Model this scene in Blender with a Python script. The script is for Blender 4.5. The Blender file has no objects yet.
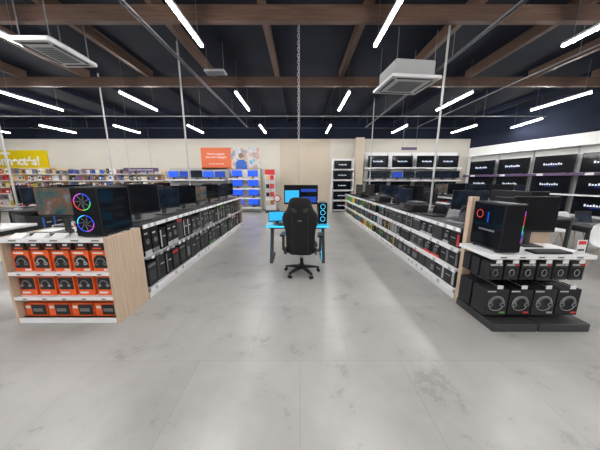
import bpy, math, random
from mathutils import Matrix, Vector
random.seed(7)
R=math.radians
sc=bpy.context.scene
try:
    sc.view_settings.view_transform='Standard'
except Exception: pass

# ---------------- materials ----------------
MATS={}
def mat(name,col,rough=0.5,metal=0.0,emit=None,es=0.0,noise=0.0,scale=8.0,spec=None):
    if name in MATS: return MATS[name]
    m=bpy.data.materials.new(name); m.use_nodes=True
    nt=m.node_tree; b=nt.nodes['Principled BSDF']
    b.inputs['Base Color'].default_value=(*col,1)
    b.inputs['Roughness'].default_value=rough
    b.inputs['Metallic'].default_value=metal
    if spec is not None: b.inputs['Specular IOR Level'].default_value=spec
    if emit:
        b.inputs['Emission Color'].default_value=(*emit,1)
        b.inputs['Emission Strength'].default_value=es
    if noise>0:
        tc=nt.nodes.new('ShaderNodeTexCoord'); n=nt.nodes.new('ShaderNodeTexNoise')
        n.inputs['Scale'].default_value=scale; n.inputs['Detail'].default_value=4
        r=nt.nodes.new('ShaderNodeValToRGB')
        r.color_ramp.elements[0].position=0.3; r.color_ramp.elements[1].position=0.7
        r.color_ramp.elements[0].color=(*[c*(1-noise) for c in col],1)
        r.color_ramp.elements[1].color=(*[min(1,c*(1+noise)) for c in col],1)
        nt.links.new(tc.outputs['Object'],n.inputs['Vector'])
        nt.links.new(n.outputs['Fac'],r.inputs['Fac'])
        nt.links.new(r.outputs['Color'],b.inputs['Base Color'])
    MATS[name]=m
    return m
def wood(name,c1,c2,axis='z',sc_=3):
    m=bpy.data.materials.new(name); m.use_nodes=True; nt=m.node_tree; b=nt.nodes['Principled BSDF']
    tc=nt.nodes.new('ShaderNodeTexCoord'); mp=nt.nodes.new('ShaderNodeMapping')
    s={'z':(14,14,0.8),'y':(14,0.8,14),'x':(0.8,14,14)}[axis]
    mp.inputs['Scale'].default_value=s
    n=nt.nodes.new('ShaderNodeTexNoise'); n.inputs['Scale'].default_value=sc_; n.inputs['Detail'].default_value=6
    r=nt.nodes.new('ShaderNodeValToRGB'); r.color_ramp.elements[0].position=.35; r.color_ramp.elements[1].position=.65
    r.color_ramp.elements[0].color=(*c1,1); r.color_ramp.elements[1].color=(*c2,1)
    nt.links.new(tc.outputs['Object'],mp.inputs['Vector']); nt.links.new(mp.outputs['Vector'],n.inputs['Vector'])
    nt.links.new(n.outputs['Fac'],r.inputs['Fac']); nt.links.new(r.outputs['Color'],b.inputs['Base Color'])
    b.inputs['Roughness'].default_value=.55
    return m
WOOD=wood('oak_laminate',(.47,.345,.25),(.56,.43,.32))
BEAM=wood('glulam_timber',(.060,.034,.024),(.10,.058,.040),'x')
PURL=wood('purlin_timber',(.065,.036,.026),(.11,.062,.042),'y')
WHITE=mat('white_metal',(.74,.74,.75),.4)
PRICE=mat('price_strip',(.80,.81,.83),.35)
LGREY=mat('light_grey',(.42,.43,.44),.45)
PIPE=mat('galvanised_pipe',(.22,.23,.25),.45,.3)
GREY=mat('grey_metal',(.20,.21,.23),.4,.5)
DARK=mat('dark_metal',(.03,.031,.034),.45)
BLACK=mat('black_plastic',(.010,.010,.012),.35,spec=.3)
BLACKM=mat('black_fabric',(.012,.012,.015),.7,noise=.3,scale=60,spec=.3)
GLOSS=mat('screen_glass',(.006,.007,.010),.08,spec=.18)
ORANGE=mat('orange_card',(.80,.115,.02),.45,noise=.1,scale=20)
ORANGE2=mat('orange_poster',(.66,.14,.05),.5)
RED=mat('red_card',(.55,.03,.03),.5)
GREEN=mat('green_card',(.10,.36,.06),.5)
YEL=mat('yellow_card',(.75,.55,.03),.5)
BLUE=mat('blue_card',(.03,.12,.5),.5)
CYANC=mat('cyan_card',(.05,.45,.6),.5)
PURP=mat('purple_strip',(.09,.05,.13),.5)
CREAM=mat('cream_card',(.62,.50,.34),.6)
BROWN=mat('brown_card',(.28,.15,.08),.6)
DBOX=mat('dark_carton',(.017,.018,.021),.45,noise=.2,scale=12,spec=.3)
DBOX2=mat('charcoal_carton',(.034,.036,.042),.5)
DBOX3=mat('black_gloss_carton',(.009,.009,.011),.25,spec=.3)
SILV=mat('silver',(.45,.46,.48),.3,.8)
E_TUBE=mat('led_diffuser',(1,1,1),.5,emit=(1,.985,.97),es=165)
E_BLUE=mat('screen_blue',(.01,.03,.3),.2,emit=(.015,.10,1.0),es=1.1)
E_DBLUE=mat('screen_deep_blue',(.01,.03,.2),.2,emit=(.01,.06,.5),es=.6)
E_CYAN=mat('screen_cyan',(.01,.2,.3),.2,emit=(.03,.38,.8),es=1.0)
E_CYAN2=mat('cyan_led',(.01,.2,.3),.3,emit=(.05,.6,1.0),es=1.5)
E_RED=mat('rgb_red',(.3,.01,.01),.3,emit=(1,.08,.05),es=.8)
E_PNK=mat('rgb_magenta',(.3,.01,.2),.3,emit=(.7,.1,.9),es=.9)
E_GRN=mat('rgb_green',(.01,.3,.05),.3,emit=(.1,.9,.3),es=.8)
E_WHT=mat('screen_logo',(.5,.5,.5),.3,emit=(.65,.8,1),es=.6)
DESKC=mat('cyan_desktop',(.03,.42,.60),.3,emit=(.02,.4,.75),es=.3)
def pic_screen(name,cols,scale=4,es=.5):
    m=bpy.data.materials.new(name); m.use_nodes=True; nt=m.node_tree; b=nt.nodes['Principled BSDF']
    tc=nt.nodes.new('ShaderNodeTexCoord'); n=nt.nodes.new('ShaderNodeTexNoise'); n.inputs['Scale'].default_value=scale
    r=nt.nodes.new('ShaderNodeValToRGB')
    while len(r.color_ramp.elements)<len(cols): r.color_ramp.elements.new(.5)
    for i,c in enumerate(cols):
        r.color_ramp.elements[i].position=.3+.4*i/(len(cols)-1); r.color_ramp.elements[i].color=(*c,1)
    nt.links.new(tc.outputs['Object'],n.inputs['Vector']); nt.links.new(n.outputs['Fac'],r.inputs['Fac'])
    nt.links.new(r.outputs['Color'],b.inputs['Base Color']); nt.links.new(r.outputs['Color'],b.inputs['Emission Color'])
    b.inputs['Emission Strength'].default_value=es; b.inputs['Roughness'].default_value=.2; b.inputs['Specular IOR Level'].default_value=.25
    return m
SCR_LAND=pic_screen('screen_landscape',[(.01,.02,.04),(.03,.06,.06),(.10,.05,.03),(.10,.13,.16)],6,.6)
SCR_DK=pic_screen('screen_dark_picture',[(.003,.004,.008),(.006,.010,.018),(.012,.02,.035)],5,.3)
POSTER=pic_screen('poster_photo',[(.1,.35,.6),(.55,.35,.25),(.6,.6,.62),(.15,.4,.55)],3,.0)

# ---------------- builder ----------------
class B:
    def __init__(s,name):
        s.name=name; s.v=[]; s.f=[]; s.m=[]; s.sm=[]; s.ml=[]; s.T=Matrix.Identity(4)
    def mi(s,m):
        if m not in s.ml: s.ml.append(m)
        return s.ml.index(m)
    def add(s,vs,fs,m,smooth=False):
        o=len(s.v); i=s.mi(m)
        for p in vs: s.v.append(tuple(s.T@Vector(p)))
        for f in fs: s.f.append([o+k for k in f]); s.m.append(i); s.sm.append(smooth)
    def box(s,x0,x1,y0,y1,z0,z1,m):
        if x0>x1:x0,x1=x1,x0
        if y0>y1:y0,y1=y1,y0
        if z0>z1:z0,z1=z1,z0
        s.add([(x0,y0,z0),(x1,y0,z0),(x1,y1,z0),(x0,y1,z0),(x0,y0,z1),(x1,y0,z1),(x1,y1,z1),(x0,y1,z1)],
          [(0,3,2,1),(4,5,6,7),(0,1,5,4),(1,2,6,5),(2,3,7,6),(3,0,4,7)],m)
    def cbox(s,x0,x1,y0,y1,z0,z1,m,c=.01):
        def ring(z,i):
            return [(x0+c+i,y0+i,z),(x1-c-i,y0+i,z),(x1-i,y0+c+i,z),(x1-i,y1-c-i,z),(x1-c-i,y1-i,z),(x0+c+i,y1-i,z),(x0+i,y1-c-i,z),(x0+i,y0+c+i,z)]
        vs=ring(z0,c*.6)+ring(z0+c,0)+ring(z1-c,0)+ring(z1,c*.6)
        fs=[tuple(reversed(range(8))),tuple(range(24,32))]
        for l in range(3):
            for k in range(8):
                a=l*8+k; b_=l*8+(k+1)%8
                fs.append((a,b_,b_+8,a+8))
        s.add(vs,fs,m)
    def cyl(s,p0,p1,r,m,seg=12,r2=None,caps=True):
        p0=Vector(p0);p1=Vector(p1); r2=r if r2 is None else r2
        d=(p1-p0).normalized(); a=d.orthogonal().normalized(); b_=d.cross(a)
        vs=[]
        for p,rr in((p0,r),(p1,r2)):
            for k in range(seg):
                t=2*math.pi*k/seg; vs.append(p+a*math.cos(t)*rr+b_*math.sin(t)*rr)
        s.add(vs,[(k,(k+1)%seg,seg+(k+1)%seg,seg+k) for k in range(seg)],m,True)
        if caps: s.add(vs,[tuple(reversed(range(seg))),tuple(range(seg,2*seg))],m)
    def torus(s,c,u,w,Rr,r,m,a0=0,a1=360,seg=24,ms=8,su=1,sw=1):
        c=Vector(c);u=Vector(u).normalized();w=Vector(w).normalized();n=u.cross(w)
        full=abs(a1-a0)>=360; N=seg if full else seg+1; vs=[]
        for i in range(N):
            t=R(a0+(a1-a0)*i/seg); d=u*math.cos(t)*su+w*math.sin(t)*sw; dn=(u*math.cos(t)+w*math.sin(t))
            for j in range(ms):
                q=2*math.pi*j/ms; vs.append(c+d*Rr+dn*math.cos(q)*r+n*math.sin(q)*r)
        fs=[]
        for i in range(seg):
            i2=(i+1)%N
            for j in range(ms): fs.append((i*ms+j,i2*ms+j,i2*ms+(j+1)%ms,i*ms+(j+1)%ms))
        s.add(vs,fs,m,True)
        if not full:
            s.add(vs,[tuple(range(ms)),tuple(range((N-1)*ms,N*ms))],m)
    def prism(s,pts,f,d0,d1,m):
        n=len(pts); vs=[f(a,b_,d0) for a,b_ in pts]+[f(a,b_,d1) for a,b_ in pts]
        s.add(vs,[tuple(reversed(range(n))),tuple(range(n,2*n))]+[(k,(k+1)%n,n+(k+1)%n,n+k) for k in range(n)],m)
    def loft(s,rings,m,smooth=True):
        n=len(rings[0]); vs=[p for r in rings for p in r]; fs=[]
        for l in range(len(rings)-1):
            for k in range(n):
                a=l*n+k;b_=l*n+(k+1)%n; fs.append((a,b_,b_+n,a+n))
        fs+= [tuple(reversed(range(n))),tuple(range((len(rings)-1)*n,len(rings)*n))]
        s.add(vs,fs,m,smooth)
    def mesh(s):
        me=bpy.data.meshes.new(s.name); me.from_pydata(s.v,[],s.f)
        for m in s.ml: me.materials.append(m)
        for p,i,q in zip(me.polygons,s.m,s.sm): p.material_index=i; p.use_smooth=q
        me.update(); return me
    def obj(s,loc=(0,0,0),rz=0):
        return inst(s.mesh(),s.name,loc,rz)
def inst(me,name,loc=(0,0,0),rz=0,scale=None):
    o=bpy.data.objects.new(name,me); o.location=loc; o.rotation_euler=(0,0,R(rz))
    if scale: o.scale=scale
    sc.collection.objects.link(o); return o
def text(name,body,size,loc,rot,m,parent=None,align='CENTER',bold=0):
    c=bpy.data.curves.new(name,'FONT'); c.body=body; c.size=size; c.align_x=align; c.align_y='CENTER'; c.extrude=.003; c.offset=bold
    o=bpy.data.objects.new(name,c); c.materials.append(m); sc.collection.objects.link(o)
    o.location=loc; o.rotation_euler=rot
    if parent:
        bpy.context.view_layer.update()
        o.parent=parent; o.matrix_parent_inverse=parent.matrix_world.inverted()
    return o

# ---------------- room ----------------
def floor_mat():
    m=bpy.data.materials.new('concrete_vinyl'); m.use_nodes=True; nt=m.node_tree; b=nt.nodes['Principled BSDF']; L=nt.links
    tc=nt.nodes.new('ShaderNodeTexCoord')
    n1=nt.nodes.new('ShaderNodeTexNoise'); n1.inputs['Scale'].default_value=1.1; n1.inputs['Detail'].default_value=9; n1.inputs['Roughness'].default_value=.62
    r1=nt.nodes.new('ShaderNodeValToRGB'); r1.color_ramp.elements[0].position=.34; r1.color_ramp.elements[1].position=.66
    r1.color_ramp.elements[0].color=(.315,.308,.295,1); r1.color_ramp.elements[1].color=(.415,.408,.392,1)
    n2=nt.nodes.new('ShaderNodeTexNoise'); n2.inputs['Scale'].default_value=2.2; n2.inputs['Detail'].default_value=14; n2.inputs['Roughness'].default_value=.75
    r2=nt.nodes.new('ShaderNodeValToRGB'); r2.color_ramp.elements[0].position=.40; r2.color_ramp.elements[1].position=.425
    r2.color_ramp.elements[0].color=(.82,.82,.81,1); r2.color_ramp.elements[1].color=(1,1,1,1)
    mx=nt.nodes.new('ShaderNodeMix'); mx.data_type='RGBA'; mx.blend_type='MULTIPLY'; mx.inputs[0].default_value=.8
    br=nt.nodes.new('ShaderNodeTexBrick'); br.offset=.5; br.inputs['Scale'].default_value=1
    br.inputs['Brick Width'].default_value=.9; br.inputs['Row Height'].default_value=.9; br.inputs['Mortar Size'].default_value=.003
    br.inputs['Color1'].default_value=(1,1,1,1); br.inputs['Color2'].default_value=(.92,.92,.92,1); br.inputs['Mortar'].default_value=(.74,.74,.74,1)
    mx2=nt.nodes.new('ShaderNodeMix'); mx2.data_type='RGBA'; mx2.blend_type='MULTIPLY'; mx2.inputs[0].default_value=.75
    for n in (n1,n2,br): L.new(tc.outputs['Object'],n.inputs['Vector'])
    L.new(n1.outputs['Fac'],r1.inputs['Fac']); L.new(n2.outputs['Fac'],r2.inputs['Fac'])
    L.new(r1.outputs['Color'],mx.inputs[6]); L.new(r2.outputs['Color'],mx.inputs[7])
    L.new(mx.outputs[2],mx2.inputs[6]); L.new(br.outputs['Color'],mx2.inputs[7]); L.new(mx2.outputs[2],b.inputs['Base Color'])
    b.inputs['Roughness'].default_value=.30
    b.inputs['Specular IOR Level'].default_value=.5
    return m
FLOOR=floor_mat()
WALLM=mat('wall_paint',(.56,.53,.47),.7,noise=.03,scale=1)
WALLW=mat('wall_white_panel',(.66,.66,.64),.6)
WALLB=mat('wall_beige',(.50,.43,.34),.7,noise=.03,scale=1)
CEIL=mat('ceiling_black',(.009,.012,.022),.8,noise=.25,scale=1.5,spec=.2)
CEILN=mat('upper_wall_navy',(.008,.012,.026),.8,spec=.2)
H=4.5
XL,XR,YB,YF=-17,12,12.0,-5.0
b=B('floor'); b.box(XL,XR,YF,YB,-.1,0,FLOOR); b.obj()
b=B('ceiling'); b.box(XL,XR,YF,YB,H,H+.1,CEIL); b.obj()
b=B('wall_back'); b.box(XL,8.6,YB,YB+.15,0,3.6,WALLM); b.box(XL,8.6,YB,YB+.15,3.6,H,CEILN)
b.box(8.6,XR,YB,YB+.15,0,H,CEILN)
b.box(-1.0,1.5,YB-.04,YB,0,3.58,WALLB); b.obj()
b=B('wall_left'); b.box(XL-.15,XL,YF,YB,0,3.6,WALLM); b.box(XL-.15,XL,YF,YB,3.6,H,CEILN); b.obj()
b=B('wall_front'); b.box(XL,XR,YF-.15,YF,0,H,WALLM); b.obj()
P0=Vector((8.45,11.98,0)); P1=Vector((9.75,7.3,0)); d=(P1-P0).normalized()
n=Vector((d.y,-d.x,0))
if n.x<0: n=-n
b=B('wall_right')
def wp(t,o,z): q=P0+d*t+n*o; return (q.x,q.y,z)
for z0,z1,m in((0,3.15,WALLW),(3.15,H,CEILN)):
    vs=[wp(t,o,z) for z in(z0,z1) for t,o in((0,0),(17.3,0),(17.3,.15),(0,.15))]
    b.add(vs,[(0,3,2,1),(4,5,6,7),(0,1,5,4),(1,2,6,5),(2,3,7,6),(3,0,4,7)],m)
b.obj()
b=B('baseboard_back'); b.box(XL+.01,-1.05,YB-.02,YB,0,.1,GREY); b.obj()

b=B('ceiling_beam')
for y in(-2.8,.8,4.2,6.75): b.box(XL,XR,y-.05,y+.05,4.05,4.27,BEAM)
b.obj()
b=B('ceiling_purlin')
x=-16.0
while x<12:
    b.box(x-.05,x+.05,YF+.02,6.9,4.275,4.49,PURL)
    x+=1.71
b.obj()
b=B('ceiling_purlin')
x=-16
while x<12:
    b.box(x-.04,x+.04,6.95,YB-.01,4.33,4.49,CEILN); x+=1.71
b.obj()

b=B('cable_rail')
b.box(-16.5,8.2,8.19,8.215,3.665,3.695,PIPE)
for x in(-12,-8,-5.8,-3.3,0,3.4,6.1): b.cyl((x,8.2,3.69),(x,8.2,H),.005,GREY,6)
b.obj()
for x in(-2.35,2.95):
    b=B('cable_tray')
    b.box(x-.03,x-.022,-4,11.0,3.90,3.93,GREY); b.box(x+.022,x+.03,-4,11.0,3.90,3.93,GREY)
    y=-3.9
    while y<10.9: b.box(x-.022,x+.022,y,y+.015,3.90,3.91,GREY); y+=.3
    for y in(-2,1.5,5,8.6,10.8): b.cyl((x,y,3.92),(x,y,H),.005,GREY,6)
    b.obj()
b=B('sprinkler_pipe'); b.cyl((-16,11.5,4.0),(8.3,11.5,4.0),.02,DARK,8)
for x in(-10,-5,0,5): b.cyl((x,11.5,4.0),(x,11.5,H),.006,GREY,6)
b.obj()
b=B('sprinkler_pipe'); b.cyl((5.4,-3,4.0),(5.4,11.2,4.0),.014,PIPE,8)
for y in(0,5,8.9): b.cyl((5.4,y,4.0),(5.4,y,H),.006,GREY,6)
b.obj()

# LED tube lights
b=B('led_tube_light')
b.cbox(-.026,.026,-.75,.75,.012,.055,WHITE,.006)
b.cbox(-.022,.022,-.74,.74,-.012,.012,E_TUBE,.006)
for y in(-.6,.6): b.cyl((0,y,.055),(0,y,.79),.0025,GREY,5,caps=False)
tube=b.mesh()
for yc in(-3.5,0,3.42,6.87,10.33):
    for x in(-13.2,-10.2,-7.3,-4.4,-1.57,1.2,4.2,7.1):
        if x>6 and yc>10: x=6.9
        inst(tube,'led_tube_light',(x,yc,3.7))
for yc in(-3.5,0,3.42): inst(tube,'led_tube_light',(9.2,yc,3.7))
inst(tube,'led_tube_light',(8.55,9.3,3.7),-10)

def cassette(x,y,w,l,rz=0,hh=.30):
    b=B('ceiling_air_conditioner')
    b.cbox(-w/2,w/2,-l/2,l/2,3.60,3.66,WHITE,.015)
    b.cbox(-w*.4,w*.4,-l*.4,l*.4,3.66,3.66+hh,LGREY,.015)
    b.box(-w*.27,w*.27,-l*.27,l*.27,3.592,3.60,LGREY)
    for i in range(9):
        yy=-l*.25+i*l*.5/8; b.box(-w*.26,w*.26,yy-.006,yy+.006,3.584,3.592,GREY)
    for s in(-1,1):
        b.box(-w*.36,w*.36,s*l*.40-.02,s*l*.40+.02,3.594,3.60,DARK)
        b.box(s*w*.40-.02,s*w*.40+.02,-l*.34,l*.34,3.594,3.60,DARK)
        for t in(-1,1): b.cyl((s*w*.38,t*l*.38,3.64),(s*w*.38,t*l*.38,4.5),.008,GREY,6)
    b.obj((x,y,0),rz)
cassette(2.28,5.50,1.05,.95,6)
cassette(-3.95,4.22,.58,.85,0,.05)
b=B('ceiling_vent'); b.cbox(-.22,.22,-.12,.12,3.9,3.94,LGREY,.01)
for i in range(5): b.box(-.19,.19,-.09+i*.045-.008,-.09+i*.045+.008,3.892,3.9,GREY)
for s in(-1,1): b.cyl((s*.18,0,3.93),(s*.18,0,4.5),.005,GREY,6)
b.obj((-1.85,5.6,0))

b=B('hanging_chain')
z=4.45;k=0
while z>1.56:
    u=(1,0,0) if k%2==0 else (0,1,0)
    b.torus((0,0,z),u,(0,0,1),.016,.0035,LGREY,seg=10,ms=5,sw=1.8)
    z-=.050;k+=1
b.cyl((.02,0,4.5),(.01,0,1.51),.004,LGREY,6)
b.obj((-.03,4.55,0))

def pole(x,y,z0):
    b=B('power_pole'); b.cbox(x-.016,x+.016,y-.014,y+.014,z0,H,LGREY,.004); b.cbox(x-.05,x+.05,y-.04,y+.04,z0,z0+.03,LGREY,.006); b.obj()

# ---------------- products ----------------
def label(b,s,xf,y0,y1,z0,z1,m,t=.0015):
    b.box(xf,xf+s*t,y0,y1,z0,z1,m)
def fill(name,s,xf,y0,y1,z0,hmin,hmax,wmin,wmax,depth,bodies,accents,dens=1.0,accfn=None):
    b=B(name); y=y0
    while True:
        w=random.uniform(wmin,wmax)
        if y+w>y1: break
        h=random.uniform(hmin,hmax); body=random.choice(bodies)
        acc=random.choice(accfn(y) if accfn else accents)
        rep=1 if random.random()<.5 else 2
        kind=random.random()
        for _ in range(rep):
            if y+w>y1: break
            jit=random.uniform(0,.02)
            xx=xf-s*jit
            b.box(xx,xx-s*depth,y,y+w,z0,z0+h,body)
            if kind<.4:
                label(b,s,xx,y+w*.08,y+w*.92,z0+h*.82,z0+h*.93,acc)
                label(b,s,xx,y+w*.2,y+w*.8,z0+h*.2,z0+h*.65,random.choice([DBOX2,DARK,GREY]))
            elif kind<.7:
                label(b,s,xx,y,y+w,z0,z0+h*.18,acc)
                label(b,s,xx,y+w*.15,y+w*.6,z0+h*.77,z0+h*.83,LGREY)
                b.torus((xx+s*.003,y+w*.5,z0+h*.5),(0,1,0),(0,0,1),min(w,h)*.22,.006,GREY,seg=12,ms=5)
                b.cyl((xx,y+w*.5,z0+h*.5),(xx+s*.004,y+w*.5,z0+h*.5),min(w,h)*.12,GREY,10)
            else:
                label(b,s,xx,y+w*.1,y+w*.28,z0+h*.1,z0+h*.9,acc)
                label(b,s,xx,y+w*.45,y+w*.9,z0+h*.55,z0+h*.60,LGREY)
            y+=w+.008
        y+=random.uniform(.004,.03)/dens
    return b.obj()

def gondola(xc,hw,y0,y1,levels,top,rail=PRICE,base=WHITE,mid=None,name='gondola_shelf'):
    b=B(name)
    b.box(xc-hw+.02,xc+hw-.02,y0,y1,0,.09,base)
    b.box(xc-.02,xc+.02,y0,y1,.09,top-.03,LGREY)
    for z in levels+[top]:
        rl=rail if (z==top or z==levels[0] or mid is None) else mid
        hgt=.045 if rl is rail else .03
        for s in(-1,1):
            e=xc+s*hw
            b.box(xc+s*.02,e,y0,y1,z-.022,z,(LGREY if mid else WHITE) if z!=top else DBOX2)
            b.box(e,e+s*.012,y0,y1,z-hgt,z+.004,rl)
            y=y0+.08
            while y<y1-.1:
                b.box(e+s*.012,e+s*.015,y,y+.06,z-.042,z+.006 if random.random()<.3 else z,random.choice([WHITE,LGREY,PRICE,LGREY])); y+=random.uniform(.12,.22)
    b.box(xc-.02,xc+.02,y0,y1,top-.03,top-.001,DBOX2)
    for k in range(6):
        yy=min(y0+k*(y1-y0)/5,y1-.03); b.box(xc-.03,xc+.03,yy,yy+.03,.09,top-.03,GREY)
    b.box(xc-hw,xc+hw,y1,y1+.02,0,top,WOOD)
    return b.obj()

gondola(-2.62,.58,2.92,8.0,[.14,.58],1.02,mid=GREY)
DK=[DBOX,DBOX2,DBOX3,BLACK,DBOX]
AC=[LGREY,LGREY,GREEN,GREY,DBOX2,GREY,RED,DBOX2]
fill('boxed_computer_accessories',1,-2.07,2.97,7.95,.141,.32,.39,.15,.22,.28,DK,AC)
fill('boxed_computer_accessories',1,-2.07,2.97,7.95,.581,.32,.385,.13,.2,.28,DK,AC)
fill('boxed_computer_accessories',-1,-3.17,2.97,7.95,.141,.28,.36,.2,.3,.28,DK,[PRICE,BLUE,RED])
fill('boxed_computer_accessories',-1,-3.17,2.97,7.95,.581,.28,.35,.2,.3,.28,DK,[PRICE,BLUE,RED])

gondola(2.68,.6,2.90,10.6,[.14,.42,.70],.98)
def accfn(y):
    if y<4.2: return [DBOX2,GREY,LGREY,RED]
    if y<5.6: return [LGREY,GREY,RED,DBOX2,YEL]
    if y<8: return [YEL,GREEN,CYANC,PRICE,RED,GREY]
    return [GREEN,YEL,GREEN,RED,CYANC]
def bod(y0,y1,z,h): 
    fill('boxed_peripherals',-1,2.12,y0,y1,z,h*.85,h,.13,.26,.3,DK+([GREY] if y0<6 else [GREEN,YEL,DBOX]),[PRICE],accfn=accfn)
for z in(.141,.421,.701):
    bod(2.95,6.4,z,.225); bod(6.45,10.5,z,.225)
    fill('boxed_peripherals',1,3.24,2.95,10.5,z,.18,.22,.15,.3,.3,DK,[PRICE,RED,BLUE])

# ---------------- monitors etc ----------------
def mon_mesh(w,h,scr,zs=.10,name='computer_monitor'):
    b=B(name)
    b.cbox(-w/2,w/2,-.012,.018,zs,zs+h,BLACK,.006)
    b.cbox(-w*.3,w*.3,.018,.045,zs+h*.25,zs+h*.75,BLACK,.01)
    b.box(-w/2+.01,w/2-.01,-.0135,-.012,zs+.022,zs+h-.01,scr)
    b.box(-.03,.03,.03,.055,.012,zs+h*.5,DARK)
    b.cbox(-w*.22,w*.22,-.07,.11,0,.014,DARK,.005)
    return b.mesh()
mA=mon_mesh(.56,.34,SCR_DK); mB=mon_mesh(.62,.37,GLOSS); mC=mon_mesh(.54,.33,SCR_LAND); mD=mon_mesh(.5,.3,E_BLUE); mE=mon_mesh(.5,.3,E_DBLUE)
mBig=mon_mesh(.62,.42,GLOSS)
def laptop_mesh(scr):
    b=B('laptop')
    b.cbox(-.17,.17,-.12,.12,0,.018,SILV if scr is SCR_DK else BLACK,.004)
    b.box(-.145,.145,-.02,.10,.018,.0195,DARK)
    for i in range(4): b.box(-.14,.14,.0+i*.024,.018+i*.024,.0195,.021,BLACK)
    b.box(-.045,.045,-.10,-.035,.018,.019,GREY)
    T=b.T; b.T=Matrix.Translation((0,.12,.012))@Matrix.Rotation(R(-15),4,'X')
    b.cbox(-.17,.17,0,.008,0,.23,BLACK,.002); b.box(-.16,.16,-.0015,0,.012,.222,scr); b.T=T
    return b.mesh()
lA=laptop_mesh(SCR_DK); lB=laptop_mesh(E_BLUE); lC=laptop_mesh(GLOSS)
ys=[3.25,3.92,4.6,5.25,5.95,6.65,7.35]
for i,y in enumerate(ys):
    inst([mBig,mA,mB,mC,mB,mA,mB][i],'computer_monitor',(-2.30,y,1.0245),[62,68,72,74,74,74,74][i])
    inst([mB,mA][i%2],'computer_monitor',(-2.95,y+.1,1.024),-90)
pole(-2.62,5.55,1.021)
for i,y in enumerate([3.35,4.05,5.25,5.95,7.2,7.9,9.3,10.0]):
    inst([lA,lC,mA,lC,lA,mB,mA,lC][i],['laptop','laptop','computer_monitor','laptop','laptop','computer_monitor','computer_monitor','laptop'][i],(2.36,y,.985),-80)
for i,y in enumerate([3.3,4.05,5.3,6.0,6.7,7.6,8.4,9.2]):
    inst([mB,mA,mA,mB][i%4],'computer_monitor',(2.98,y,.985),-15+random.uniform(-10,10) if i%2 else 90)
pole(2.68,4.72,.981); pole(2.68,9.0,.981)
def printer(x,y,z,rz):
    b=B('printer'); b.cbox(-.2,.2,-.16,.16,0,.15,BLACK,.02); b.cbox(-.17,.17,-.13,.13,.15,.19,DARK,.015)
    b.cbox(-.14,.14,-.25,-.12,.02,.035,DARK,.005); b.box(-.08,.08,-.162,-.16,.09,.13,GLOSS); b.box(-.14,.14,-.1,.1,.19,.193,GREY)
    b.obj((x,y,z),rz)
for y in(4.65,6.55,8.55): printer(2.35,y,.985,-90)

# ---------------- LEFT end cap ----------------
b=B('end_cap_display')
X0,X1,Y0,Y1=-3.22,-2.06,2.36,2.9
for xa in(X0,X1-.03): b.cbox(xa,xa+.03,Y0,Y1,0,1.0,WOOD,.003)
b.box(X0+.03,X1-.03,Y1-.02,Y1,0,1.0,WHITE)
b.box(X0+.03,X1-.03,Y0+.03,Y1-.02,0,.05,WHITE)
for z in(.05,.31,.60): 
    b.box(X0+.03,X1-.03,Y0+.01,Y1-.02,z-.015,z,WHITE)
    b.box(X0+.03,X1-.03,Y0,Y0+.01,z-.03 if z>.1 else 0,z+.008,PRICE)
b.box(X0+.03,X1-.03,Y0+.02,Y1-.02,.965,.99,WHITE)
b.box(X0+.03,X1-.03,Y0+.0,Y0+.02,.945,.995,PRICE)
for i in range(5):
    xx=X0+.12+i*.22; b.box(xx,xx+.1,Y0-.003,Y0,.948,.99,WHITE)
    b.box(xx+.01,xx+.09,Y0-.004,Y0-.003,.962,.974,DARK)
    if i<3:
        b.prism([(Y0+.02,.990),(Y0+.10,.990),(Y0+.10,1.03)],lambda a,c,dd:(dd,a,c),xx-.02,xx+.13,WHITE)
    for z in(.31,.60): b.box(xx,xx+.07,Y0-.003,Y0,z-.028,z,WHITE); b.box(xx+.01,xx+.05,Y0-.004,Y0-.003,z-.02,z-.008,DARK)
b.obj()
def headset_art(b,cx,y,cz,s,m1,m2):
    b.torus((cx,y,cz),(1,0,0),(0,0,1),.5*s,.07*s,m1,0,180,seg=14,ms=6,sw=1.1)
    for k in(-1,1):
        b.cyl((cx+k*.5*s,y-.004,cz-.1*s),(cx+k*.5*s,y+.004,cz-.1*s),.2*s,m1,14)
        b.cyl((cx+k*.5*s,y-.006,cz-.1*s),(cx+k*.5*s,y-.004,cz-.1*s),.1*s,m2,12)
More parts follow.
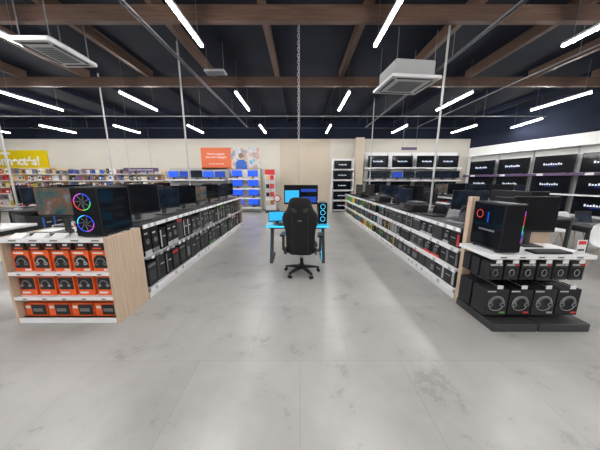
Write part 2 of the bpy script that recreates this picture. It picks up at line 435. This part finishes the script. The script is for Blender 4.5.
def orange_row(z,h,w,n,kind):
    b=B('boxed_headset'); x=X0+.05; gap=(X1-X0-.1-n*w)/(n-1)
    for i in range(n):
        for dpt in range(2):
            yy=Y0+.06+dpt*.2
            b.box(x,x+w,yy,yy+.17,z,z+h,ORANGE)
        yy=Y0+.06
        if kind==0:
            b.prism([(x+w*.08,z+h*.16),(x+w*.92,z+h*.16),(x+w*.92,z+h*.6),(x+w*.7,z+h*.78),(x+w*.3,z+h*.78),(x+w*.08,z+h*.6)],lambda a,c,dd:(a,dd,c),yy-.001,yy,DBOX)
            headset_art(b,x+w*.5,yy-.005,z+h*.42,w*.5,LGREY if i%2 else GREY,BLACK)
            b.box(x+w*.1,x+w*.7,yy-.001,yy,z+h*.84,z+h*.92,WHITE)
            b.box(x+w*.6,x+w*.95,yy-.0015,yy,z+h*.03,z+h*.12,WHITE)
        elif kind==1:
            b.box(x+w*.05,x+w*.95,yy-.001,yy,z+h*.32,z+h*.95,DBOX)
            headset_art(b,x+w*.45,yy-.005,z+h*.58,w*.48,GREY,SILV)
            b.box(x+w*.1,x+w*.6,yy-.001,yy,z+h*.1,z+h*.2,WHITE)
        else:
            b.box(x+w*.3,x+w*.97,yy-.001,yy,z+h*.1,z+h*.9,DBOX)
            b.box(x+w*.36,x+w*.8,yy-.002,yy-.001,z+h*.35,z+h*.6,GREY)
            b.box(x+w*.05,x+w*.25,yy-.001,yy,z+h*.6,z+h*.8,WHITE)
        x+=w+gap
    b.obj()
orange_row(.601,.24,.185,5,0)
orange_row(.311,.225,.185,5,1)
orange_row(.051,.16,.25,4,2)
b=B('hanging_cable_pack')
for i in range(6):
    x=X0+.1+i*.17; b.box(x,x+.13,Y0+.04,Y0+.055,.85,.93,DBOX); b.box(x+.02,x+.11,Y0+.038,Y0+.04,.865,.88,ORANGE)
    b.box(x+.04,x+.09,Y0+.038,Y0+.04,.90,.92,WHITE); b.cyl((x+.065,Y0+.05,.928),(x+.065,Y0+.05,.964),.003,GREY,6)
b.obj()

def tower(name,x,y,z,rz,style,w=.27,dp=.46,h=.5):
    b=B(name)
    for sx in(-1,1):
        for yy in(.05,dp-.08): b.box(sx*w*.38-.02,sx*w*.38+.02,yy,yy+.03,0,.015,DARK)
    b.cbox(-w/2,w/2,0,dp,.015,h,BLACK,.008)
    b.box(-w/2+.01,w/2-.01,-.003,0,.03,h-.015,GLOSS)
    for sx in(-1,1):
        b.box(sx*w/2,sx*(w/2+.003),.02,dp-.02,.035,h-.02,GLOSS)
    b.box(-w/2+.03,w/2-.03,.04,dp-.06,h,h+.004,DARK)
    for i in range(6): b.box(-w/2+.05,w/2-.05,.07+i*.055,.085+i*.055,h+.004,h+.007,GREY)
    if style==0:
        for cz,cols in((h*.29,(E_BLUE,E_CYAN2,E_BLUE,E_PNK)),(h*.71,(E_BLUE,E_PNK,E_RED,E_GRN))):
            for k,m in enumerate(cols):
                b.torus((-.02,-.006,cz),(1,0,0),(0,0,1),.085,.004,m,90*k,90*k+90,seg=8,ms=6)
            b.cyl((-.02,-.003,cz),(-.02,-.009,cz),.022,DARK,12)
            for a in range(7):
                t=2*math.pi*a/7
                b.cyl((-.02+math.cos(t)*.02,-.005,cz+math.sin(t)*.02),(-.02+math.cos(t+.4)*.075,-.005,cz+math.sin(t+.4)*.075),.004,GREY,5)
    elif style==1:
        cols=[E_PNK,E_BLUE,E_CYAN2,E_GRN,E_RED,E_RED,E_PNK]
        for i in range(7):
            b.box(w/2-.022,w/2-.018,-.005,-.003,.12+i*.048,.12+(i+1)*.048,cols[i])
        b.box(-w/2-.0045,-w/2-.003,.10,.32,h*.40,h*.44,GREY)
        b.torus((-w/2-.005,.33,h*.74),(0,1,0),(0,0,1),.045,.0025,E_RED,0,360,seg=20,ms=6)
        b.box(-w/2-.0045,-w/2-.003,.20,.22,h*.58,h*.8,E_DBLUE)
    else:
        for cz in(h*.25,h*.55,h*.82):
            b.torus((0,-.006,cz),(1,0,0),(0,0,1),.045,.004,E_CYAN2,0,360,seg=20,ms=6)
    b.obj((x,y,z),rz)
tower('gaming_pc_tower',-2.25,2.40,.991,0,0,.28,.46,.54)
inst(mon_mesh(.54,.34,SCR_LAND,.19),'computer_monitor',(-2.80,2.68,.991),0)
b=B('price_sign'); b.box(-.05,.05,0,.004,.01,.15,WHITE); b.box(-.05,.05,-.03,.03,0,.01,WHITE); b.box(-.04,.04,-.001,0,.10,.14,RED)
b.box(-.035,.035,-.001,0,.03,.05,DARK); pm=b.mesh(); inst(pm,'price_sign',(-2.46,2.50,.991)); 
def keyboard(x,y,z,rz):
    b=B('keyboard'); b.cbox(-.2,.2,-.065,.065,0,.018,BLACK,.005)
    for r in range(5):
        for c in range(14): b.box(-.19+c*.027,-.168+c*.027,-.055+r*.023,-.036+r*.023,.018,.024,DARK)
    b.obj((x,y,z),rz)
keyboard(-2.86,2.54,.991,0)

# ---------------- RIGHT end cap ----------------
b=B('end_cap_display')
b.cbox(2.09,2.18,2.80,2.87,0,1.40,WOOD,.003)
b.box(2.18,3.14,2.81,2.86,0,.98,WOOD)
b.box(2.2,3.1,2.79,2.80,.1,.80,DARK)
b.cbox(2.06,2.54,2.2,2.79,0,.09,DARK,.006); b.cbox(2.55,3.10,2.2,2.79,0,.09,DARK,.006)
b.cbox(2.0,3.1,2.3,2.79,.80,.825,WHITE,.004)
b.box(2.0,3.1,2.288,2.30,.785,.83,PRICE)
b.box(2.0,2.012,2.30,2.79,.785,.80,PRICE)
for i in range(5): b.box(2.08+i*.2,2.17+i*.2,2.284,2.288,.79,.825,WHITE); b.box(2.09+i*.2,2.15+i*.2,2.283,2.284,.80,.812,DARK)
for i in range(6): 
    x=2.1+i*.175; b.cyl((x,2.80,.755),(x,2.31,.755),.004,SILV,6); b.box(x-.03,x+.03,2.30,2.305,.735,.775,WHITE)
for i in range(4):
    x=2.14+i*.26; b.cyl((x,2.80,.47),(x,2.29,.47),.004,SILV,6); b.box(x-.03,x+.03,2.28,2.285,.455,.495,WHITE)
b.obj()
b=B('boxed_mouse')
for i in range(6):
    x=2.1+i*.175
    for k in range(3):
        yy=2.33+k*.14; b.box(x-.075,x+.075,yy,yy+.11,.54,.735,DBOX)
    b.box(x-.06,x+.06,2.328,2.33,.565,.68,DBOX3); b.torus((x,2.327,.62),(1,0,0),(0,0,1),.026,.005,GREY,seg=14,ms=6,sw=1.4)
    b.box(x-.06,x+.02,2.328,2.33,.70,.718,LGREY); b.box(x+.03,x+.065,2.328,2.33,.70,.718,RED if i%2 else LGREY)
b.obj()
b=B('boxed_gaming_headset')
for i in range(4):
    x=2.14+i*.26
    for k in range(2):
        yy=2.30+k*.22; b.box(x-.122,x+.122,yy,yy+.19,.14,.44,[DBOX,DBOX3][i%2])
    headset_art(b,x,2.293,.28,.13,GREY,BLACK)
    b.torus((x,2.295,.28),(1,0,0),(0,0,1),.085,.003,LGREY,seg=20,ms=5)
    b.box(x-.11,x-.02,2.298,2.30,.41,.425,LGREY); b.box(x+.05,x+.11,2.298,2.30,.16,.18,[GREEN,RED,LGREY,RED][i])
b.obj()
tower('gaming_pc_tower',2.225,2.34,.826,0,1,.22,.44,.53)
inst(mon_mesh(.50,.42,GLOSS,.17),'computer_monitor',(2.74,2.66,.826),-4)
keyboard(2.70,2.40,.826,0)
inst(pm,'price_sign',(3.0,2.36,.826))

# ---------------- gaming desk ----------------
b=B('gaming_desk')
dx0,dx1,dy0,dy1=-.66,.56,4.25,4.95
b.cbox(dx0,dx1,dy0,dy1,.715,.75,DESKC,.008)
b.box(dx0+.02,dx1-.02,dy0-.004,dy0,.722,.742,E_CYAN2)
b.cbox(-.42,.34,dy0+.02,dy0+.36,.75,.754,BLACK,.002)
for sx in(dx0+.1,dx1-.1):
    def f(a,c,dd): return (dd,a,c)
    b.prism([(dy0+.02,.0),(dy0+.62,.0),(dy0+.62,.035),(dy0+.12,.035),(dy0+.42,.70),(dy0+.30,.70)],f,sx-.03,sx+.03,DARK)
    b.box(sx-.03,sx+.03,dy0+.05,dy1-.05,.69,.715,DARK)
    b.cyl((sx-.033,dy0+.09,.05),(sx-.033,dy0+.36,.68),.006,E_CYAN2,6)
b.box(dx0+.1,dx1-.1,dy1-.25,dy1-.22,.60,.68,DARK)
b.box(dx0+.1,dx1-.1,dy0+.28,dy0+.31,.64,.70,DARK)
b.cbox(-.45,.32,dy1-.26,dy1-.04,.84,.86,BLACK,.004)
for x in(-.43,.28): b.box(x,x+.02,dy1-.24,dy1-.06,.75,.84,BLACK)
b.obj()
b=B('computer_monitor')
w_,h_=.70,.40
b.cbox(-w_/2,w_/2,-.012,.018,.24,.24+h_,BLACK,.006); b.box(-w_/2+.01,w_/2-.01,-.0135,-.012,.26,.24+h_-.01,GLOSS)
b.box(-w_/2+.02,-.04,-.0145,-.0135,.28,.53,E_CYAN); b.box(.0,w_/2-.03,-.0145,-.0135,.50,.56,E_DBLUE); b.box(.0,w_/2-.03,-.0145,-.0135,.28,.40,E_DBLUE)
b.box(-.03,.03,.03,.055,.012,.42,DARK); b.box(-.1,.1,.015,.03,.32,.5,DARK); b.cbox(-.14,.14,-.07,.05,0,.014,DARK,.005)
b.obj((.02,4.80,.861))
inst(mon_mesh(.34,.20,E_CYAN,.05),'computer_monitor',(-.44,4.42,.755),12)
tower('gaming_pc_tower',.44,4.40,.752,0,2,.17,.40,.42)
keyboard(-.06,4.40,.756,0)
# ---------------- gaming chair ----------------
def gaming_chair(loc,rz):
    b=B('gaming_chair')
    for k in range(5):
        t=R(90+72*k); c,s_=math.cos(t),math.sin(t)
        rings=[]
        for r_,hw,z0,z1 in((.03,.032,.10,.15),(.18,.026,.09,.125),(.31,.02,.075,.095)):
            px,py=-s_*hw,c*hw
            rings.append([(c*r_+px,s_*r_+py,z0),(c*r_-px,s_*r_-py,z0),(c*r_-px,s_*r_-py,z1),(c*r_+px,s_*r_+py,z1)])
        b.loft(rings,BLACK,False)
        b.cyl((c*.30,s_*.30,.05),(c*.30,s_*.30,.085),.009,DARK,8)
        for q in(-1,1):
            cx,cy=c*.30-s_*q*.016,s_*.30+c*q*.016
            b.cyl((cx-s_*q*-.008,cy+c*q*-.008,.029),(cx-s_*q*.010,cy+c*q*.010,.029),.029,BLACK,14)
    b.cyl((0,0,.09),(0,0,.17),.04,BLACK,16); b.cyl((0,0,.17),(0,0,.28),.028,BLACK,14); b.cyl((0,0,.28),(0,0,.40),.018,SILV,12)
    b.cbox(-.10,.10,-.14,.12,.385,.425,DARK,.01)
    b.cyl((.08,0,.40),(.22,.02,.395),.006,DARK,8)
    rings=[]
    for y,w,z in((-.24,.20,.47),(-.22,.23,.49),(0,.25,.49),(.18,.255,.485),(.27,.24,.475),(.30,.20,.45)):
        zb=.425
        rings.append([(-w,y,zb+.02),(-w-.015,y,z),(-w+.01,y,z+.045),(-w+.07,y,z+.035),(-w+.10,y,z+.0),(0,y,z+.008),(w-.10,y,z),(w-.07,y,z+.035),(w-.01,y,z+.045),(w+.015,y,z),(w,y,zb+.02),(w*.8,y,zb),(-w*.8,y,zb)])
    b.loft(rings,BLACKM)
    prof=[(.42,.17),(.50,.20),(.60,.225),(.72,.225),(.84,.235),(.95,.265),(1.03,.275),(1.10,.25),(1.16,.20),(1.22,.175),(1.28,.165),(1.325,.14),(1.345,.09)]
    rings=[]
    for z,w in prof:
        y=-.235-(z-.45)*.17; th=.045 if z<1.3 else .03
        bol=.05
        rings.append([(-w,y-.02,z),(-w-.005,y+.03,z),(-w+.02,y+bol+.025,z),(-w+.07,y+.05,z),(0,y+.035,z),(w-.07,y+.05,z),(w-.02,y+bol+.025,z),(w+.005,y+.03,z),(w,y-.02,z),(w*.75,y-th,z),(0,y-th-.01,z),(-w*.75,y-th,z)])
    b.loft(rings,BLACKM)
    for s in(-1,1):
        b.prism([(s*.05,1.17),(s*.13,1.19),(s*.12,1.13),(s*.05,1.12)],lambda a,c,dd:(a,dd-(c-1.15)*.17,c),-.235-.7*.17-.062,-.235-.7*.17-.05,DARK)
        for i in range(8):
            z0=.48+i*.075; z1=z0+.075
            ya=-.235-(z0-.45)*.17-.05; yb=-.235-(z1-.45)*.17-.05
            b.cyl((s*.12,ya,z0),(s*.12,yb,z1),.003,DARK,6,caps=False)
    y=-.235-(1.0-.45)*.17
    b.box(-.03,.03,y-.058,y-.05,.985,1.0,GREY)
    for s in(-1,1):
        b.prism([(-.30,.44),(-.20,.40),(-.12,.40),(-.12,.45),(-.20,.47),(-.28,.56),(-.32,.55)],lambda a,c,dd:(dd,a,c),s*.235,s*.26,DARK)
        b.box(s*.24,s*.32,-.06,.04,.415,.44,DARK)
        b.cbox(min(s*.295,s*.335),max(s*.295,s*.335),-.04,.03,.42,.68,DARK,.008)
        b.cbox(min(s*.265,s*.36),max(s*.265,s*.36),-.14,.13,.68,.71,BLACK,.012)
    b.cbox(-.12,.12,-.335,-.27,1.13,1.25,BLACKM,.025)
    b.cbox(-.15,.15,-.25,-.15,.53,.70,BLACKM,.03)
    b.obj(loc,rz)
gaming_chair((0.03,3.80,0),-5)
gaming_chair((-.02,5.55,0),172)

# ---------------- Back wall fixtures ----------------
def tvmesh(w,h,scr=GLOSS,logo=True):
    b=B('television'); b.cbox(-w/2,w/2,0,.05,0,h,BLACK,.008); b.box(-w/2+.012,w/2-.012,-.002,0,.014,h-.012,scr)
    if logo:
        x=-w*.24
        for k in range(8):
            ww=w*.04; b.box(x,x+ww,-.004,-.002,h*.46,h*(.58 if k%3==0 else .54),E_WHT); x+=w*.06
        b.box(-w*.12,w*.12,-.004,-.002,h*.38,h*.40,E_DBLUE)
    b.box(-.1,.1,.05,.09,h*.3,h*.7,DARK)
    for s in(-1,1): b.box(s*w*.38-.012,s*w*.38+.012,-.05,.12,-.010,.0,DARK)
    return b.mesh()
t50=tvmesh(1.12,.62); t40=tvmesh(.84,.40); t43=tvmesh(1.0,.56)
ang=math.degrees(math.atan2(d.y,d.x))
b=B('wall_shelving')
b.T=Matrix.Translation(P0)@Matrix.Rotation(math.atan2(d.y,d.x),4,'Z')
side=-1 if (Matrix.Rotation(math.atan2(d.y,d.x),3,'Z')@Vector((0,1,0))).dot(n)>0 else 1
for z in(.45,1.12,1.83):
    b.box(.2,9,side*.002,side*.42,z-.03,z,WHITE); b.box(.2,9,side*.42,side*.43,z-.04,z+.002,PRICE if z!=1.83 else PURP)
b.box(.2,9,side*.43,side*.435,1.75,1.83,PURP)
b.box(.2,9,side*.002,side*.3,2.72,2.76,WHITE); b.box(.2,9,side*.002,side*.45,0,.12,DARK)
for i in range(8): b.box(.2+i*1.25,.23+i*1.25,side*.002,side*.05,.12,2.72,LGREY)
b.obj()
face=ang if side==-1 else ang+180
for r_,z in enumerate((.452,1.122,1.832)):
    for i in range(6):
        t=.95+i*1.27; q=P0+d*t+(-n)*.30
        inst(t50,'television',(q.x,q.y,z+.012),face)
b=B('price_label'); b.T=Matrix.Translation(P0)@Matrix.Rotation(math.atan2(d.y,d.x),4,'Z')
for i in range(6):
    t=.6+i*1.27
    b.box(t,t+.2,side*.438,side*.441,1.755,1.835,WHITE); b.box(t,t+.2,side*.432,side*.435,1.085,1.13,WHITE)
b.obj()

b=B('wall_shelving')
b.box(3.2,7.9,11.96,11.99,0,2.95,WHITE)
for z in(.3,.95,1.6,2.2): b.box(3.2,7.9,11.55,11.96,z-.03,z,WHITE); b.box(3.2,7.9,11.54,11.55,z-.05,z+.002,PRICE)
for x in(3.2,4.35,5.55,6.75,7.88): b.box(x,x+.03,11.9,11.96,0,2.9,LGREY)
b.box(3.2,7.9,11.55,11.96,0,.1,DARK)
b.obj()
for x in(3.85,5.05,6.25,7.3):
    inst(t43,'television',(x,11.7,2.211)); inst(t43,'television',(x,11.7,.961)); inst(t43,'television',(x,11.7,.311),0)
    inst(mE if x==5.05 else mA,'computer_monitor',(x-.2,11.72,1.604)); inst(mA,'computer_monitor',(x+.36,11.72,1.604))
b=B('wall_shelving')
b.box(1.6,2.6,11.95,11.99,0,2.65,WHITE)
for i,z in enumerate((.12,.62,1.12,1.62,2.12)):
    b.box(1.6,2.6,11.5,11.95,z-.03,z,WHITE); b.box(1.6,2.6,11.49,11.5,z-.05,z+.002,PRICE)
for x in(1.57,2.6): b.box(x,x+.03,11.5,11.99,0,2.65,WHITE)
b.obj()
for z in(.12,.62,1.12,1.62,2.12): inst(t40,'television',(2.1,11.62,z+.011))
b=B('wall_column'); b.cbox(2.7,3.1,11.6,11.99,0,3.6,WALLB,.01); b.obj()

b=B('wall_shelving')
for z in(.25,.72,1.19,1.66): b.box(-3.5,-1.95,11.45,11.95,z-.03,z,WHITE); b.box(-3.5,-1.95,11.44,11.45,z-.05,z+.01,PRICE)
for x in(-3.53,-1.95): b.box(x,x+.03,11.45,11.99,0,2.15,LGREY)
b.box(-3.5,-1.95,11.95,11.99,0,2.15,WHITE)
b.obj()
for z in(.25,.72,1.19,1.66):
    for x in(-3.13,-2.35): inst(mD,'computer_monitor',(x,11.7,z+.011))
b=B('wall_shelving')
for z in(.3,.9,1.62): b.box(-6.6,-3.7,11.45,11.95,z-.03,z,WHITE); b.box(-6.6,-3.7,11.44,11.45,z-.05,z+.01,PRICE)
b.box(-6.6,-3.7,11.95,11.99,0,2.2,LGREY); b.obj()
for i in range(5):
    for z in(.9,1.62): inst([mD,mE,mA][(i+int(z*2))%3],'computer_monitor',(-6.3+i*.58,11.7,z+.011))
def pegwall(name,x0,x1,z0,z1,pal):
    b=B(name); z=z0
    b.box(x0,x1,11.9,11.99,0,z1+.1,CREAM)
    while z<z1:
        b.box(x0,x1,11.62,11.9,z-.02,z,WHITE)
        b.box(x0,x1,11.61,11.62,z-.03,z+.004,PRICE)
        x=x0+.03
        while x<x1-.2:
            w=random.uniform(.08,.2);h=random.uniform(.16,.27)
            b.box(x,x+w,11.66,11.88,z+.0,z+h,random.choice(pal)); b.box(x+w*.2,x+w*.8,11.658,11.66,z+h*.3,z+h*.7,random.choice([WHITE,CREAM,RED,BLUE,GREY,DBOX]))
            x+=w+random.uniform(.01,.05)
        z+=.32
    return b.obj()
pegwall('wall_product_rack',-16.8,-11.6,.3,2.1,[CREAM,WHITE,BROWN,YEL,GREY,DBOX2,BROWN,RED])
pegwall('wall_product_rack',-11.5,-6.8,.3,2.0,[CREAM,BROWN,WHITE,DBOX2,GREY,DBOX2,BLUE,BROWN])
YB_=mat('yellow_banner_vinyl',(.62,.47,.0),.6,spec=.2)
b=B('yellow_banner'); b.box(-16.6,-12.65,11.93,11.99,2.2,3.05,YB_); o=b.obj()
text('banner_text','connectés!',.58,(-14.3,11.925,2.52),(R(90),0,0),WHITE,o,bold=.018)
text('banner_text_upper','nos objets',.22,(-14.9,11.925,2.92),(R(90),0,0),WHITE,o,bold=.004)
b=B('wall_poster'); b.box(-4.95,-3.45,11.95,11.99,2.12,3.18,ORANGE2); b.box(-3.45,-2.05,11.95,11.99,2.12,3.18,POSTER)
b.cyl((-2.95,11.95,2.72),(-2.95,11.945,2.72),.13,CREAM,20); b.cyl((-2.95,11.95,2.79),(-2.95,11.943,2.79),.13,BROWN,20)
b.prism([(-3.25,2.14),(-2.65,2.14),(-2.7,2.5),(-2.85,2.6),(-3.05,2.6),(-3.2,2.5)],lambda a,c,dd:(a,dd,c),11.945,11.95,BLUE)
o=b.obj()
text('poster_text','Votre magasin\nvous accompagne',.15,(-4.2,11.945,2.8),(R(90),0,0),WHITE,o)
text('poster_text_small','services & conseils',.1,(-4.2,11.945,2.4),(R(90),0,0),WHITE,o)
b=B('purple_sign'); b.box(-8.6,-6.9,11.5,11.53,2.0,2.18,PURP)
for s in(-8.3,-7.2): b.cyl((s,11.515,2.18),(s,11.515,3.95),.005,GREY,6)
o=b.obj(); text('sign_text','Choisir votre accessoire',.12,(-7.75,11.495,2.09),(R(90),0,0),WHITE,o)
b=B('aisle_sign'); b.box(-.35,.35,0,.03,0,.12,PURP)
for s in(-.3,.3): b.cyl((s,.015,.12),(s,.015,4.5-2.95),.005,GREY,6)
me=b.mesh(); inst(me,'aisle_sign',(5.0,11.0,2.95))
b=B('promo_totem'); b.cbox(-1.72,-1.2,11.3,11.6,0,.12,DARK,.01); b.box(-1.7,-1.22,11.42,11.5,.12,2.1,WHITE)
b.box(-1.7,-1.22,11.41,11.42,1.85,2.1,RED)
for z in(.4,.8,1.2,1.6):
    b.box(-1.68,-1.24,11.3,11.42,z,z+.02,LGREY); b.box(-1.65,-1.50,11.32,11.4,z+.02,z+.2,random.choice([DBOX,CREAM])); b.box(-1.45,-1.27,11.32,11.4,z+.02,z+.22,random.choice([DBOX,RED,BROWN]))
b.obj()
b=B('round_sign'); b.cyl((0,0,.0),(0,0,.02),.18,DARK,16); b.cyl((0,0,.02),(0,0,.8),.015,GREY,8); b.cyl((0,-.02,.85),(0,.0,.85),.15,RED,24); b.cyl((0,-.022,.85),(0,-.02,.85),.11,WHITE,24); b.obj((-.95,9.6,0))

# ---------------- secondary furniture ----------------
gondola(-5.6,.55,4.4,9.6,[.14,.58],1.02)
fill('boxed_computer_accessories',1,-5.08,4.45,9.5,.141,.3,.36,.2,.3,.3,DK+[CREAM],[PRICE,RED,BLUE]); fill('boxed_computer_accessories',1,-5.08,4.45,9.5,.581,.3,.34,.2,.3,.3,DK+[CREAM],[PRICE,RED,BLUE])
for i,y in enumerate((4.75,5.5,6.3,7.6,8.3,9.0)):
    inst([mA,mB,mA,mC][i%4],'computer_monitor',(-5.3,y,1.0245),60); inst(mB,'computer_monitor',(-5.9,y+.15,1.0245),-60)
pole(-5.6,4.55,1.021); pole(-5.6,7.05,1.021)
gondola(5.6,.55,5.9,10.3,[.14,.58],1.02)
fill('boxed_computer_accessories',-1,5.08,5.95,10.2,.141,.3,.36,.2,.3,.3,DK,[PRICE,RED,BLUE]); fill('boxed_computer_accessories',-1,5.08,5.95,10.2,.581,.3,.34,.2,.3,.3,DK,[PRICE,RED,BLUE])
for i,y in enumerate((6.2,7.0,7.8,8.6,9.4)):
    inst([mB,mA,mB,mC][i%4],'computer_monitor',(5.3,y,1.0245),-20); inst(mA,'computer_monitor',(5.9,y+.1,1.0245),20)
def table(x,y,w,l,top,legm,z=.75):
    b=B('display_table'); b.cbox(-w/2,w/2,-l/2,l/2,z-.04,z,top,.008)
    for sx in(-1,1):
        for sy in(-1,1): b.cbox(sx*(w/2-.06)-.025,sx*(w/2-.06)+.025,sy*(l/2-.06)-.025,sy*(l/2-.06)+.025,0,z-.04,legm,.004)
        b.box(sx*(w/2-.06)-.012,sx*(w/2-.06)+.012,-l/2+.08,l/2-.08,z-.12,z-.04,legm)
    b.obj((x,y,0))
table(-5.3,3.3,1.9,.9,WHITE,DARK,.9)
for x in(-6.0,-5.5,-5.0,-4.6): inst([lA,lC,lB][int(abs(x*2))%3],'laptop',(x,3.2,.901),0)
for x in(-5.8,-5.2): inst(mA,'computer_monitor',(x,3.55,.901),0)
table(6.1,4.55,1.5,.8,DBOX2,DARK,.74)
table(4.75,4.6,.8,.8,DBOX2,DARK,.9)
inst(mB,'computer_monitor',(4.75,4.75,.901),-10); inst(lC,'laptop',(4.7,4.4,.901),0)
inst(lA,'laptop',(5.8,4.5,.741),0); inst(lC,'laptop',(6.4,4.5,.741),0)
def shell_chair(loc,rz):
    b=B('shell_chair')
    rings=[]
    for y,z,w in((.22,.44,.19),(.20,.455,.21),(0,.44,.225),(-.14,.445,.22),(-.20,.49,.215),(-.23,.58,.21),(-.25,.70,.20),(-.265,.79,.17),(-.27,.83,.12)):
        t=.012
        up=min(1,max(0,(z-.45)/.15)) if y<-.1 else 0
        oy,oz=(-t*up),(-t*(1-up))
        f_=.03
        rings.append([(-w,y+f_*up,z+f_*(1-up)),(-w*.6,y,z),(0,y-.008*up,z-.008*(1-up)),(w*.6,y,z),(w,y+f_*up,z+f_*(1-up)),
                      (w,y+f_*up+oy,z+f_*(1-up)+oz),(w*.6,y+oy,z+oz),(0,y+oy-.008*up,z+oz-.008*(1-up)),(-w*.6,y+oy,z+oz),(-w,y+f_*up+oy,z+f_*(1-up)+oz)])
    b.loft(rings,WHITE)
    for sx in(-1,1):
        for sy in(-1,1): b.cyl((sx*.12,sy*.11,.43),(sx*.2,sy*.2,0),.014,WOOD,8,r2=.009)
    b.obj(loc,rz)
shell_chair((5.95,5.35,0),175); shell_chair((6.55,5.4,0),190); shell_chair((5.35,3.75,0),165); shell_chair((6.4,3.7,0),5)

# ---------------- world + camera ----------------
w=bpy.data.worlds.new('World'); sc.world=w; w.use_nodes=True
w.node_tree.nodes['Background'].inputs[0].default_value=(.6,.65,.75,1); w.node_tree.nodes['Background'].inputs[1].default_value=.1
cam=bpy.data.cameras.new('camera'); co=bpy.data.objects.new('camera',cam); sc.collection.objects.link(co)
cam.sensor_width=36; cam.lens=230/600*36; cam.clip_start=.05
co.location=(0,0,1.6); co.rotation_euler=(R(90-11.07),0,0)
sc.camera=co
